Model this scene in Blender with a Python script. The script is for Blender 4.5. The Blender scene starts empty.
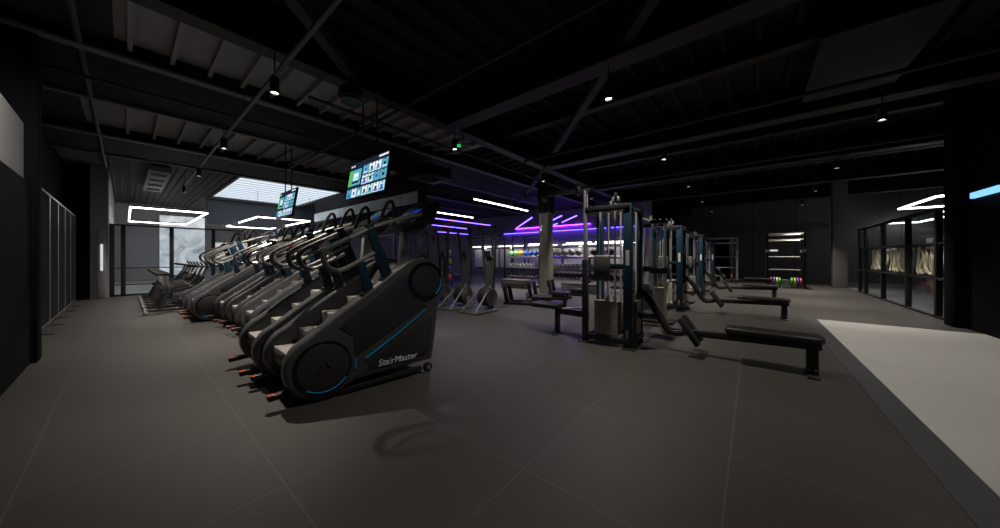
import bpy, bmesh, math, random
from mathutils import Vector, Matrix
random.seed(7)
PI = math.pi
sc = bpy.context.scene
COL = sc.collection
V = Vector

# ---------------------------------------------------------------- materials
def mat(name, col, rough=0.5, metal=0.0, var=0.0, scale=8.0, bump=0.0, spec=0.5, coat=0.0):
    m = bpy.data.materials.new(name); m.use_nodes = True
    nt = m.node_tree; b = nt.nodes['Principled BSDF']
    b.inputs['Base Color'].default_value = (*col, 1)
    b.inputs['Roughness'].default_value = rough
    b.inputs['Metallic'].default_value = metal
    b.inputs['Specular IOR Level'].default_value = spec
    if coat: b.inputs['Coat Weight'].default_value = coat
    tc = nt.nodes.new('ShaderNodeTexCoord')
    nz = nt.nodes.new('ShaderNodeTexNoise'); nz.inputs['Scale'].default_value = scale; nz.inputs['Detail'].default_value = 4
    nt.links.new(tc.outputs['Object'], nz.inputs['Vector'])
    v = max(var, 0.06)
    rp = nt.nodes.new('ShaderNodeMix'); rp.data_type = 'RGBA'
    rp.inputs[6].default_value = (*[c * (1 - v) for c in col], 1)
    rp.inputs[7].default_value = (*[min(1, c * (1 + v)) for c in col], 1)
    nt.links.new(nz.outputs['Fac'], rp.inputs[0]); nt.links.new(rp.outputs[2], b.inputs['Base Color'])
    if bump:
        bp = nt.nodes.new('ShaderNodeBump'); bp.inputs['Strength'].default_value = bump; bp.inputs['Distance'].default_value = 0.01
        nt.links.new(nz.outputs['Fac'], bp.inputs['Height']); nt.links.new(bp.outputs['Normal'], b.inputs['Normal'])
    return m

def emit(name, col, strength):
    m = bpy.data.materials.new(name); m.use_nodes = True
    nt = m.node_tree; nt.nodes.remove(nt.nodes['Principled BSDF'])
    e = nt.nodes.new('ShaderNodeEmission'); e.inputs['Color'].default_value = (*col, 1); e.inputs['Strength'].default_value = strength
    nt.links.new(e.outputs[0], nt.nodes['Material Output'].inputs['Surface'])
    return m

def glass(name, tint, gloss=0.06):
    m = bpy.data.materials.new(name); m.use_nodes = True
    nt = m.node_tree; nt.nodes.remove(nt.nodes['Principled BSDF'])
    t = nt.nodes.new('ShaderNodeBsdfTransparent'); t.inputs['Color'].default_value = (*tint, 1)
    g = nt.nodes.new('ShaderNodeBsdfGlossy'); g.inputs['Roughness'].default_value = 0.02; g.inputs['Color'].default_value = (.9, .95, 1, 1)
    mx = nt.nodes.new('ShaderNodeMixShader'); mx.inputs[0].default_value = gloss
    nt.links.new(t.outputs[0], mx.inputs[1]); nt.links.new(g.outputs[0], mx.inputs[2])
    nt.links.new(mx.outputs[0], nt.nodes['Material Output'].inputs['Surface'])
    return m

def floor_mat(name, col, seam, rough, tile=1.0, ox=0.0, oy=0.0, lighter=True, width=0.006):
    m = mat(name, col, rough, var=0.10, scale=1.6)
    nt = m.node_tree; b = nt.nodes['Principled BSDF']
    mixn = [n for n in nt.nodes if n.type == 'MIX'][0]
    tc = [n for n in nt.nodes if n.type == 'TEX_COORD'][0]
    mp = nt.nodes.new('ShaderNodeMapping'); mp.inputs['Location'].default_value = (ox, oy, 0)
    nt.links.new(tc.outputs['Object'], mp.inputs['Vector'])
    br = nt.nodes.new('ShaderNodeTexBrick'); br.offset = 0.0; br.squash = 1.0
    br.inputs['Color1'].default_value = (1, 1, 1, 1); br.inputs['Color2'].default_value = (.93, .92, .92, 1); br.inputs['Mortar'].default_value = (*seam, 1)
    br.inputs['Scale'].default_value = 1.0; br.inputs['Mortar Size'].default_value = width; br.inputs['Mortar Smooth'].default_value = 0.3
    br.inputs['Brick Width'].default_value = tile; br.inputs['Row Height'].default_value = tile
    nt.links.new(mp.outputs[0], br.inputs['Vector'])
    mu = nt.nodes.new('ShaderNodeMix'); mu.data_type = 'RGBA'; mu.blend_type = 'MULTIPLY'; mu.inputs[0].default_value = 1
    nt.links.new(mixn.outputs[2], mu.inputs[6]); nt.links.new(br.outputs['Color'], mu.inputs[7]); nt.links.new(mu.outputs[2], b.inputs['Base Color'])
    # fine grain
    n2 = nt.nodes.new('ShaderNodeTexNoise'); n2.inputs['Scale'].default_value = 300
    nt.links.new(tc.outputs['Object'], n2.inputs['Vector'])
    bp = nt.nodes.new('ShaderNodeBump'); bp.inputs['Strength'].default_value = 0.12; bp.inputs['Distance'].default_value = 0.004
    nt.links.new(n2.outputs['Fac'], bp.inputs['Height']); nt.links.new(bp.outputs['Normal'], b.inputs['Normal'])
    return m

def mural_mat(name, strength, cols, scale):
    m = emit(name, (1, 1, 1), strength); nt = m.node_tree
    e = [n for n in nt.nodes if n.type == 'EMISSION'][0]
    tc = nt.nodes.new('ShaderNodeTexCoord'); nz = nt.nodes.new('ShaderNodeTexNoise')
    nz.inputs['Scale'].default_value = scale; nz.inputs['Detail'].default_value = 5; nz.inputs['Distortion'].default_value = 1.6
    nt.links.new(tc.outputs['Object'], nz.inputs['Vector'])
    cr = nt.nodes.new('ShaderNodeValToRGB'); el = cr.color_ramp.elements
    el[0].position = .28; el[0].color = (*cols[0], 1); el[1].position = .62; el[1].color = (*cols[2], 1)
    k = el.new(.44); k.color = (*cols[1], 1)
    nt.links.new(nz.outputs['Fac'], cr.inputs[0]); nt.links.new(cr.outputs[0], e.inputs['Color'])
    return m

def panelled(name, col, pitch, axis):
    """wall with fine vertical panel joints"""
    m = mat(name, col, .75, var=.12, scale=1.2)
    nt = m.node_tree; b = nt.nodes['Principled BSDF']
    mixn = [n for n in nt.nodes if n.type == 'MIX'][0]
    tc = [n for n in nt.nodes if n.type == 'TEX_COORD'][0]
    sp = nt.nodes.new('ShaderNodeSeparateXYZ'); nt.links.new(tc.outputs['Object'], sp.inputs[0])
    d = nt.nodes.new('ShaderNodeMath'); d.operation = 'DIVIDE'; d.inputs[1].default_value = pitch
    nt.links.new(sp.outputs[axis], d.inputs[0])
    f = nt.nodes.new('ShaderNodeMath'); f.operation = 'FRACT'; nt.links.new(d.outputs[0], f.inputs[0])
    l = nt.nodes.new('ShaderNodeMath'); l.operation = 'LESS_THAN'; l.inputs[1].default_value = .02; nt.links.new(f.outputs[0], l.inputs[0])
    mu = nt.nodes.new('ShaderNodeMix'); mu.data_type = 'RGBA'
    nt.links.new(l.outputs[0], mu.inputs[0]); nt.links.new(mixn.outputs[2], mu.inputs[6]); mu.inputs[7].default_value = (*[c * .35 for c in col], 1)
    nt.links.new(mu.outputs[2], b.inputs['Base Color'])
    return m

M = dict(
    floor=floor_mat('rubber_floor', (.052, .047, .043), (1.7, 1.7, 1.7), .52, 1.0, 0.40, -0.12, width=.005),
    inlay=mat('pale_grey_flooring', (.52, .515, .50), .6, var=.06, scale=2.0),
    shellw=mat('dark_blue_grey_wall', (.055, .06, .075), .7),
    pill=mat('grey_plaster', (.15, .145, .14), .8), backwall=mat('pale_grey_back_wall', (.46, .455, .455), .8, var=.08, scale=.8),
    paleflr=mat('bright_vinyl_floor', (.62, .62, .60), .35, var=.05),
    roomflr=mat('studio_floor', (.16, .15, .145), .45, var=.08),
    concrete=mat('painted_grey_wall', (.30, .295, .295), .8, var=.14, scale=1.5),
    coltone=mat('grey_concrete_column', (.36, .34, .31), .8, var=.14, scale=3),
    farwall=panelled('dark_panel_wall', (.115, .108, .108), 1.9, 1),
    darkwall=mat('black_wall_paint', (.004, .004, .005), .85, var=.1, spec=.08),
    purplewall=mat('dark_grey_wall', (.20, .185, .22), .7, var=.1),
    edge=mat('dull_grey_steel_edge', (.11, .105, .105), .6), deckg=mat('dim_grey_ceiling_deck', (.085, .082, .082), .8, spec=.2), deck_shade=mat('shaded_ceiling_deck', (.035, .033, .034), .8, var=.15, scale=2, spec=.2), raft=mat('blue_black_raft', (.030, .033, .042), .7, spec=.3),
    strip=mat('blue_grey_floor_strip', (.060, .062, .068), .5),
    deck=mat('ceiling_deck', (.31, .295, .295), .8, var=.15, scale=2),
    steelblk=mat('black_painted_steelwork', (.008, .008, .008), .7, spec=.15),
    flange=mat('grey_steel_flange', (.042, .040, .040), .6, spec=.25),
    blk=mat('black_powder_coat', (.018, .018, .02), .42, spec=.5),
    blkrub=mat('black_rubber', (.014, .014, .015), .6),
    vinyl=mat('black_vinyl_padding', (.022, .021, .021), .42, bump=.15, scale=60),
    greypad=mat('grey_vinyl_padding', (.10, .095, .09), .5, bump=.1, scale=60),
    shell=mat('charcoal_moulded_plastic', (.074, .075, .078), .33, spec=.55, var=.05),
    shell2=mat('slate_moulded_plastic', (.030, .037, .050), .42, spec=.5),
    disc=mat('dark_disc_plastic', (.036, .037, .041), .45),
    ring=mat('gloss_black_ring', (.010, .010, .012), .22),
    blue=mat('bright_blue_trim', (.015, .30, .62), .4),
    teal=mat('dark_teal_paint', (.008, .031, .056), .38, spec=.5),
    letter=mat('white_lettering', (.75, .82, .92), .5),
    tread=mat('grey_ribbed_tread', (.30, .29, .27), .65, var=.3, scale=70, bump=.3),
    chrome=mat('brushed_chrome', (.62, .61, .59), .3, metal=.65),
    steel=mat('satin_steel', (.40, .40, .41), .36, metal=.5),
    rail=mat('gunmetal_tube', (.34, .33, .31), .30, metal=.55),
    stack=mat('weight_stack_steel', (.42, .39, .32), .38, metal=.6),
    orange=mat('orange_red_tip', (.36, .055, .025), .5),
    red=mat('red_rubber', (.50, .02, .03), .5), yellow=mat('yellow_rubber', (.75, .50, .02), .5),
    green=mat('green_rubber', (.05, .38, .08), .5), bluer=mat('blue_rubber', (.03, .13, .55), .5), violet=mat('violet_rubber', (.12, .03, .40), .5),
    lime=mat('pale_green_leather', (.28, .62, .30), .5), greyball=mat('grey_leather', (.30, .30, .30), .4), skyblue=mat('sky_blue_plastic', (.06, .55, .95), .35),
    tan=mat('tan_label', (.30, .22, .13), .5), white=mat('white_laminate', (.72, .72, .70), .5), wood=mat('pale_birch_wood', (.62, .50, .33), .55, var=.2, scale=6),
    gold=mat('pale_gold_band', (.95, .84, .58), .4),
    mesh=mat('black_mesh_fabric', (.007, .007, .008), .85, spec=.15), sleeve=mat('grey_grip_sleeve', (.09, .088, .085), .5), mirror=mat('mirror_glass', (.75, .77, .8), .03, metal=1.0),
    glass=glass('clear_glass', (.93, .95, .96), .06), bezel=mat('tv_bezel', (.012, .012, .014), .35),
    panelw=mat('white_fascia_panel', (.80, .84, .90), .45),
    led=emit('white_led', (1.0, .94, .84), 9.0), ledcool=emit('cool_white_led', (.93, .97, 1.0), 9.0), dimw=emit('dim_white_panel', (.9, .95, 1.0), .7),
    ledp=emit('purple_led', (.24, .02, 1.0), 30.0), ledpw=emit('lilac_led', (.095, .045, 1.0), 13.0), ledb=emit('blue_led', (.22, .55, 1.0), 1.4),
    sky=emit('daylight_diffuser', (.80, .90, 1.0), 1.15), lens=emit('spot_lens', (1.0, .93, .82), 14.0),
    scrdark=emit('screen_navy', (.012, .018, .035), 1.0), scrteal=emit('screen_teal', (.10, .42, .55), 1.0), scrpale=emit('screen_pale', (.50, .78, .88), 1.0),
    scrblue=emit('screen_blue', (.04, .12, .60), 1.0), scrgreen=emit('screen_green', (.10, .50, .14), 1.0), scrwhite=emit('screen_white', (.85, .92, 1.0), 1.0),
    exitg=emit('green_sign_face', (.05, .9, .25), .6), consolelit=emit('console_display', (.02, .10, .8), .3),
    mural=mural_mat('backlit_ice_print', .75, [(.30, .36, .42), (.66, .72, .76), (.92, .97, 1.0)], .9),
    mural2=mural_mat('backlit_blossom_print', .9, [(.05, .06, .10), (.42, .38, .36), (1.0, .95, .88)], 2.6),
)

# ---------------------------------------------------------------- mesh builder
class MB:
    def __init__(s): s.v = []; s.f = []; s.mi = []; s.m = 0
    def add(s, vs, fs):
        b = len(s.v); s.v += [tuple(v) for v in vs]
        for f in fs: s.f.append([i + b for i in f]); s.mi.append(s.m)
        return s
    def box(s, lo, hi, R=None, o=None):
        x0, y0, z0 = lo; x1, y1, z1 = hi
        vs = [V(p) for p in ((x0, y0, z0), (x1, y0, z0), (x1, y1, z0), (x0, y1, z0), (x0, y0, z1), (x1, y0, z1), (x1, y1, z1), (x0, y1, z1))]
        if R is not None:
            o = V(o) if o is not None else V((0, 0, 0))
            vs = [R @ v + o for v in vs]
        return s.add(vs, [(0, 3, 2, 1), (4, 5, 6, 7), (0, 1, 5, 4), (1, 2, 6, 5), (2, 3, 7, 6), (3, 0, 4, 7)])
    def cbox(s, c, d, R=None):
        h = [x / 2 for x in d]
        if R is None: return s.box([c[i] - h[i] for i in range(3)], [c[i] + h[i] for i in range(3)])
        return s.box([-x for x in h], h, R, c)
    def bar(s, a, b, w, t, up=(0, 0, 1)):
        """rectangular bar from a to b: w across, t along up"""
        a = V(a); b = V(b); d = (b - a); L = d.length; d.normalize()
        u = V(up)
        if abs(d.dot(u)) > .98: u = V((1, 0, 0))
        side = d.cross(u).normalized(); u = side.cross(d).normalized()
        R = Matrix((d, side, u)).transposed()
        return s.box((0, -w / 2, -t / 2), (L, w / 2, t / 2), R, a)
    def prism(s, poly, a0, a1, axis='y'):
        """poly of (p,q) extruded along axis; y: (x,z), x: (y,z), z: (x,y)"""
        def P(p, q, a): return {'y': (p, a, q), 'x': (a, p, q), 'z': (p, q, a)}[axis]
        n = len(poly)
        vs = [P(p, q, a0) for p, q in poly] + [P(p, q, a1) for p, q in poly]
        fs = [list(range(n))[::-1], list(range(n, 2 * n))] + [(i, (i + 1) % n, n + (i + 1) % n, n + i) for i in range(n)]
        return s.add(vs, fs)
    def tube(s, pts, r, n=8, closed=False, caps=True):
        pts = [V(p) for p in pts]; N = len(pts)
        rs = r if isinstance(r, (list, tuple)) else [r] * N
        prev = None; base = len(s.v); vs = []
        for i, p in enumerate(pts):
            if closed: t = pts[(i + 1) % N] - pts[i - 1]
            else: t = pts[min(i + 1, N - 1)] - pts[max(i - 1, 0)]
            t.normalize()
            if prev is None:
                u = V((0, 0, 1)) if abs(t.z) < .9 else V((1, 0, 0))
                a = t.cross(u).normalized()
            else:
                a = (prev - t * prev.dot(t)).normalized()
            prev = a; b = t.cross(a)
            for k in range(n):
                an = 2 * PI * k / n
                vs.append(p + (a * math.cos(an) + b * math.sin(an)) * rs[i])
        fs = []
        for i in range(N if closed else N - 1):
            j = (i + 1) % N
            for k in range(n):
                l = (k + 1) % n
                fs.append((i * n + k, j * n + k, j * n + l, i * n + l)[::-1])
        if not closed and caps:
            fs.append(list(range(n))); fs.append([(N - 1) * n + k for k in range(n)][::-1])
        return s.add(vs, fs)
    def cyl(s, a, b, r, n=16, r2=None):
        return s.tube([a, b], [r, r if r2 is None else r2], n)
    def ball(s, c, r, n=14, m=9, sz=1.0):
        vs = [V((c[0], c[1], c[2] - r * sz))]; fs = []
        for i in range(1, m):
            ph = -PI / 2 + PI * i / m
            for k in range(n):
                an = 2 * PI * k / n
                vs.append(V((c[0] + r * math.cos(ph) * math.cos(an), c[1] + r * math.cos(ph) * math.sin(an), c[2] + r * sz * math.sin(ph))))
        vs.append(V((c[0], c[1], c[2] + r * sz)))
        for k in range(n):
            l = (k + 1) % n
            fs.append((0, 1 + l, 1 + k)); fs.append((len(vs) - 1, 1 + (m - 2) * n + k, 1 + (m - 2) * n + l))
            for i in range(m - 2):
                fs.append((1 + i * n + k, 1 + i * n + l, 1 + (i + 1) * n + l, 1 + (i + 1) * n + k))
        return s.add(vs, fs)
    def quad(s, a, b, c, d): return s.add([a, b, c, d], [(0, 1, 2, 3)])
    def build(s, name, m, parent=None, bevel=0, seg=2, smooth=35, loc=None, rotz=0):
        me = bpy.data.meshes.new(name); me.from_pydata(s.v, [], s.f)
        ms = m if isinstance(m, (list, tuple)) else [m]
        for x in ms: me.materials.append(x)
        for p, i in zip(me.polygons, s.mi): p.material_index = i
        bm = bmesh.new(); bm.from_mesh(me)
        bmesh.ops.recalc_face_normals(bm, faces=bm.faces)
        if bevel:
            ed = [e for e in bm.edges if len(e.link_faces) == 2 and e.calc_face_angle(0) > math.radians(30)]
            bmesh.ops.bevel(bm, geom=ed, offset=bevel, segments=seg, affect='EDGES', profile=.5, clamp_overlap=True)
        bm.to_mesh(me); bm.free()
        if smooth:
            me.shade_smooth(); me.set_sharp_from_angle(angle=math.radians(smooth))
        o = bpy.data.objects.new(name, me); COL.objects.link(o)
        if parent is not None: o.parent = parent
        if loc is not None: o.location = loc
        if rotz: o.rotation_euler.z = rotz
        return o

def tag(o, label, cat, group=None, kind=None):
    o['label'] = label; o['category'] = cat
    if group: o['group'] = group
    if kind: o['kind'] = kind
    return o
def thing(name, label, cat, loc=(0, 0, 0), rotz=0, group=None):
    o = bpy.data.objects.new(name, None); COL.objects.link(o); o.empty_display_size = .1
    o.location = loc; o.rotation_euler = (0, 0, rotz)
    return tag(o, label, cat, group)
def struct(o):
    o['kind'] = 'structure'; return o
def copy_tree(o, parent=None):
    c = o.copy(); COL.objects.link(c)
    if parent is not None: c.parent = parent
    for ch in list(o.children): copy_tree(ch, c)
    return c
def dup(o, loc, rotz=None, label=None):
    c = copy_tree(o); c.location = loc
    if rotz is not None: c.rotation_euler.z = rotz
    if label: c['label'] = label
    return c
def arc(c, r, a0, a1, n, plane='xz', y=0):
    out = []
    for i in range(n + 1):
        a = a0 + (a1 - a0) * i / n
        out.append((c[0] + r * math.cos(a), y, c[1] + r * math.sin(a)))
    return out
def smooth_path(pts, it=2):
    pts = [V(p) for p in pts]
    for _ in range(it):
        q = [pts[0]]
        for a, b in zip(pts, pts[1:]): q += [a * .75 + b * .25, a * .25 + b * .75]
        q.append(pts[-1]); pts = q
    return pts
def text_mesh(body, size, extrude):
    cu = bpy.data.curves.new('txt', 'FONT'); cu.body = body; cu.size = size; cu.extrude = extrude; cu.shear = .18; cu.offset = size * .006
    o = bpy.data.objects.new('txt', cu); COL.objects.link(o)
    dg = bpy.context.evaluated_depsgraph_get(); dg.update()
    me = bpy.data.meshes.new_from_object(o.evaluated_get(dg))
    bpy.data.objects.remove(o); bpy.data.curves.remove(cu)
    return me

# ---------------------------------------------------------------- camera
FPX, YH, HC, HEAD = 308.0, 257.0, 1.34, 39.4
cam = bpy.data.cameras.new('camera'); co = bpy.data.objects.new('camera', cam); COL.objects.link(co)
cam.sensor_fit = 'HORIZONTAL'; cam.sensor_width = 36; cam.lens = FPX / 1000 * 36
cam.shift_y = (YH - 264) / 1000; cam.clip_start = .05; cam.clip_end = 100
co.location = (0, 0, HC); co.rotation_euler = (PI / 2, 0, math.radians(HEAD - 90))
sc.camera = co
sc.view_settings.view_transform = 'Standard'; sc.view_settings.look = 'None'
sc.view_settings.exposure = 0.0; sc.view_settings.gamma = 1.0; sc.view_settings.use_curve_mapping = False
w = bpy.data.worlds.new('world'); sc.world = w; w.use_nodes = True
w.node_tree.nodes['Background'].inputs[0].default_value = (.5, .55, .7, 1); w.node_tree.nodes['Background'].inputs[1].default_value = .003
sc.cycles.use_denoising = True
sc.cycles.max_bounces = 6; sc.cycles.transparent_max_bounces = 12
sc.cycles.sample_clamp_indirect = 3.0

# ---------------------------------------------------------------- setting
YG = 16.7        # glass partition across the far end of the machine rows
YR = -3.15       # glass wall of the studio
XF = 24.4        # far wall
ZD = 4.9         # ceiling deck
def room():
    b = MB(); b.box((-1.4, -5.0, -.1), (30, 16.9, 0)); struct(b.build('floor', M['floor'], smooth=0))
    b = MB(); b.box((1.2, -3.14, .0), (9.42, -1.06, .006)); struct(b.build('floor_inlay', M['inlay'], smooth=0))
    b = MB(); b.box((1.2, -1.06, .0), (9.42, -.86, .004)); struct(b.build('floor_strip', M['strip'], smooth=0))
    b = MB(); b.box((-3.2, 16.9, -.1), (30, 30, .004)); struct(b.build('floor_bright', M['paleflr'], smooth=0))
    b = MB(); b.box((6.0, -12, .0), (30, YR - .06, .008)); struct(b.build('floor_studio', M['roomflr'], smooth=0))
    # left wall
    b = MB(); b.box((-1.4, -5.0, 0), (-1.2, 16.2, ZD)); struct(b.build('wall_left', M['darkwall'], smooth=0))
    b = MB(); b.box((-1.2, 2.2, 0), (-.75, 7.0, 2.27)); b.box((-1.2, 7.0, 0), (-.70, 7.3, ZD)); struct(b.build('wall_left_cladding', M['darkwall'], bevel=.02, smooth=35))
    b = MB(); b.box((-1.2, 2.2, 2.27), (-.8, 7.0, 3.0)); struct(b.build('wall_left_upper', M['concrete'], smooth=0))
    b = MB(); b.box((-.70, 16.2, 0), (-.34, 16.45, 4.25)); b.m = 1; b.box((-1.4, 16.1, 0), (-.70, 16.45, 4.25)); b.m = 0; b.box((-.62, 16.45, 0), (-.34, 26, 4.25)); struct(b.build('wall_left_return', [M['concrete'], M['darkwall']], smooth=0))
    # walls far
    b = MB(); b.box((-3.2, 26, 0), (30, 26.2, 4.4)); struct(b.build('wall_back', M['backwall'], smooth=0))
    b = MB(); b.box((XF, -12, 0), (XF + .2, 3.2, ZD)); struct(b.build('wall_far', M['farwall'], smooth=0))
    b = MB(); b.box((17.0, 4.0, 0), (17.2, 26, ZD)); struct(b.build('wall_center', M['purplewall'], smooth=0))
    b = MB(); b.box((17.2, 3.9, 0), (XF + .2, 4.1, ZD)); struct(b.build('wall_recess', M['darkwall'], smooth=0))
    b = MB(); b.box((6.0, -12.2, 0), (30, -12, ZD)); struct(b.build('wall_studio', M['farwall'], smooth=0))
    b = MB(); b.box((5.6, YR - .25, 0), (10.35, YR + .05, ZD)); struct(b.build('wall_right', M['darkwall'], smooth=0))
    b = MB(); b.box((10.0, YR + .05, 0), (10.4, YR + .2, ZD)); struct(b.build('trim_1', M['darkwall'], bevel=.01))
    b = MB(); b.box((-1.4, -5.2, 0), (6.0, -5.0, ZD)); struct(b.build('wall_behind', M['darkwall'], smooth=0))
    b = MB(); b.box((5.6, -12, 0), (5.8, YR - .2, ZD)); struct(b.build('wall_studio_end', M['darkwall'], smooth=0))
    # far wall opening with a pale door jamb
    b = MB(); b.box((XF - .06, 1.2, 0), (XF, 2.6, 2.6)); struct(b.build('door_1', M['darkwall'], smooth=0))
    b = MB(); b.box((XF - .35, .95, 0), (XF - .02, 1.13, 2.5)); struct(b.build('trim_2', M['coltone'], bevel=.01))
    # door on the return wall beside the partition
    d = MB(); d.box((-.56, 16.13, .05), (-.40, 16.19, 2.2)); struct(d.build('door_2', M['concrete'], bevel=.005))
    d = MB(); d.box((-.50, 16.10, .9), (-.45, 16.135, 1.75)); struct(d.build('window_3', M['dimw'], smooth=0))
    # columns
    cx, cy, h = 10.12, 6.05, .19
    b = MB(); b.box((cx - h, cy - h, 0), (cx + h, cy + h, 2.98)); b.m = 1; b.box((cx - h - .05, cy - h - .05, 2.98), (cx + h + .05, cy + h + .05, 4.3))
    struct(b.build('pillar', [M['coltone'], M['steelblk']], bevel=.008))
    b = MB(); b.box((20.0, -3.2, 0), (20.45, -2.75, ZD)); struct(b.build('pillar_far', M['pill'], bevel=.01))
    # ceiling: grey ribbed bays over the machines, elsewhere shade painted into the deck
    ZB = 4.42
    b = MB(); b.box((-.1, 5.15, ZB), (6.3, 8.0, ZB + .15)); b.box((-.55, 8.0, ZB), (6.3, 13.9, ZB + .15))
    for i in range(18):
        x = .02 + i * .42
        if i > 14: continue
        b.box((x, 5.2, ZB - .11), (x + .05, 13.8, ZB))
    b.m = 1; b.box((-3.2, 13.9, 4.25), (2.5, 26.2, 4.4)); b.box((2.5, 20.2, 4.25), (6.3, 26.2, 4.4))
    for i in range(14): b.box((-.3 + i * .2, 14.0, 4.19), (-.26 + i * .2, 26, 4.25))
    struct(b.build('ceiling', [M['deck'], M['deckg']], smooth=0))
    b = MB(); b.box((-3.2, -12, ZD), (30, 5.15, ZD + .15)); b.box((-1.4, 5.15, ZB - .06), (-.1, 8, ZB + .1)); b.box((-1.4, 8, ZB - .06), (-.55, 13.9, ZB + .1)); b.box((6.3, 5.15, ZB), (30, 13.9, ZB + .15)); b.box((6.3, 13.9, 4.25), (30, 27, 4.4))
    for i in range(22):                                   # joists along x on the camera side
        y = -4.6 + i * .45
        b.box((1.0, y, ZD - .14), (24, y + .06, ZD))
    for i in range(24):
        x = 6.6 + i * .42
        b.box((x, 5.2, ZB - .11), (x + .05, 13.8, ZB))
    struct(b.build('ceiling_shaded', M['deck_shade'], smooth=0))
    def girder(a, c, zb, zt, wfl=.26):
        b = MB(); a = V(a); c = V(c)
        za = (zb + zt) / 2
        b.m = 0; b.bar((a.x, a.y, za), (c.x, c.y, za), .03, zt - zb)
        b.m = 1; b.bar((a.x, a.y, zb), (c.x, c.y, zb), wfl, .03); b.bar((a.x, a.y, zt), (c.x, c.y, zt), wfl, .03)
        return struct(b.build('beam', [M['steelblk'], M['flange']], smooth=0))
    for y, zb in ((5.15, 4.16),):
        girder((-1.2, y), (17, y), zb, ZD - .02)
    for y0, y1 in ((6.95, 9.15), (11.7, 13.88)):               # deep boxed-in girders
        b = MB(); b.box((-1.2, y0, 4.2), (17, y1, 4.6)); b.m = 1; b.box((-1.2, y0 - .06, 4.16), (17, y0 + .10, 4.20)); b.box((-1.2, y1 - .10, 4.16), (17, y1 + .02, 4.20))
        struct(b.build('beam', [M['steelblk'], M['edge']], smooth=0))
    for x in (4.5, 8.55, 12.6, 16.65, 20.7):
        girder((x, -12), (x, 5.1), 4.15, ZD - .02, .34)
    for x in (6.4, 10.6, 14.6):
        girder((x, -12), (x, 5.1), 4.5, ZD - .02, .2)
    for p, q in (((3.6, .7, 4.3), (7.75, 4.4, 4.3)), ((8.2, 4.8, 4.2), (13, 9.4, 4.2)), ((2.4, 5.1, 4.3), (-.9, 2.2, 4.3))):
        b = MB(); b.bar(p, q, .14, .14); struct(b.build('beam', M['flange'], smooth=0))
    # service pipes under the deck
    for p, q, r in (((-.39, 3, 4.2), (-.39, 16, 4.2), .035), ((1.9, 5.6, 3.95), (16, 5.6, 3.95), .03), ((3.2, -4, 4.05), (3.2, 12, 4.05), .03), ((-1, 7.9, 4.1), (16, 7.9, 4.1), .03), ((7.2, -6, 4.05), (7.2, 5, 4.05), .04), ((11.4, -8, 4.05), (11.4, 8, 4.05), .04)):
        b = MB(); b.cyl(p, q, r, 10); struct(b.build('ceiling_pipe', M['flange']))
    # skylight diffuser in its frame, dark bulkhead behind it
    b = MB(); b.box((2.5, 13.9, 4.16), (2.6, 20.2, 4.3)); b.box((6.2, 13.9, 4.16), (6.3, 20.2, 4.3)); b.box((2.5, 13.9, 4.16), (6.3, 14.0, 4.3)); b.box((2.5, 20.1, 4.16), (6.3, 20.2, 4.3))
    sk = struct(b.build('window_4', M['flange'], smooth=0))
    b = MB(); b.box((2.6, 14.0, 4.27), (6.2, 20.1, 4.29)); b.build('diffuser', M['sky'], sk, smooth=0)
    b = MB()
    for k in range(12): b.box((2.6, 14.5 + k * .48, 4.235), (6.2, 14.54 + k * .48, 4.265))
    b.build('glazing_bar', M['panelw'], sk, smooth=0)
    b = MB(); b.box((2.5, 20.3, 2.95), (9.0, 20.45, 4.25)); struct(b.build('wall_bulkhead', M['purplewall'] if False else M['shellw'], smooth=0))
    # fascia of pale panels
    b = MB()
    for k in range(9):
        y = 8.4 + k * .95
        b.box((6.0, y, 3.1), (6.06, y + .92, 3.48))
    b.m = 1; b.box((6.06, 8.3, 3.05), (6.3, 17.0, 4.19))
    struct(b.build('trim_3', [M['panelw'], M['steelblk']], smooth=0))
room()

def glass_wall(name, posts, along, fixed, h, rails, t=.07, skip=()):
    """window structure: one root mesh of posts and rails, one pane child per bay"""
    b = MB()
    def box(u0, u1, w0, w1, z0, z1):
        if along == 'x': b.box((u0, fixed + w0, z0), (u1, fixed + w1, z1))
        else: b.box((fixed + w0, u0, z0), (fixed + w1, u1, z1))
    for u in posts: box(u - t / 2, u + t / 2, -t / 2, t / 2, 0, h)
    lo, hi = min(posts), max(posts)
    for z, th in rails: box(lo, hi, -t * .35, t * .35, z - th / 2, z + th / 2)
    box(lo, hi, -t * .5, t * .5, h - .05, h); box(lo, hi, -t * .5, t * .5, .01, .05)
    o = struct(b.build(name, M['blk'], bevel=.004))
    ps = sorted(posts)
    for a, c in zip(ps, ps[1:]):
        b = MB(); box(a + t / 2, c - t / 2, -.006, .006, .05, h - .05); b.build('pane', M['glass'], o, smooth=0)
    return o
glass_wall('window_1', [-.28, -.04, 1.10, 2.24, 3.38, 4.52, 5.66], 'x', YG, 2.46, [(.96, .03), (.39, .03)], t=.11)
glass_wall('window_2', [10.45, 11.35, 13.05, 15.05, 16.95, 17.75], 'x', YR, 2.4, [(1.64, .05), (.86, .05)], t=.10)
b = MB(); b.box((-.3, 16.83, .004), (6, 16.9, .06)); struct(b.build('trim_4', M['wood'], bevel=.005))

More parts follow.
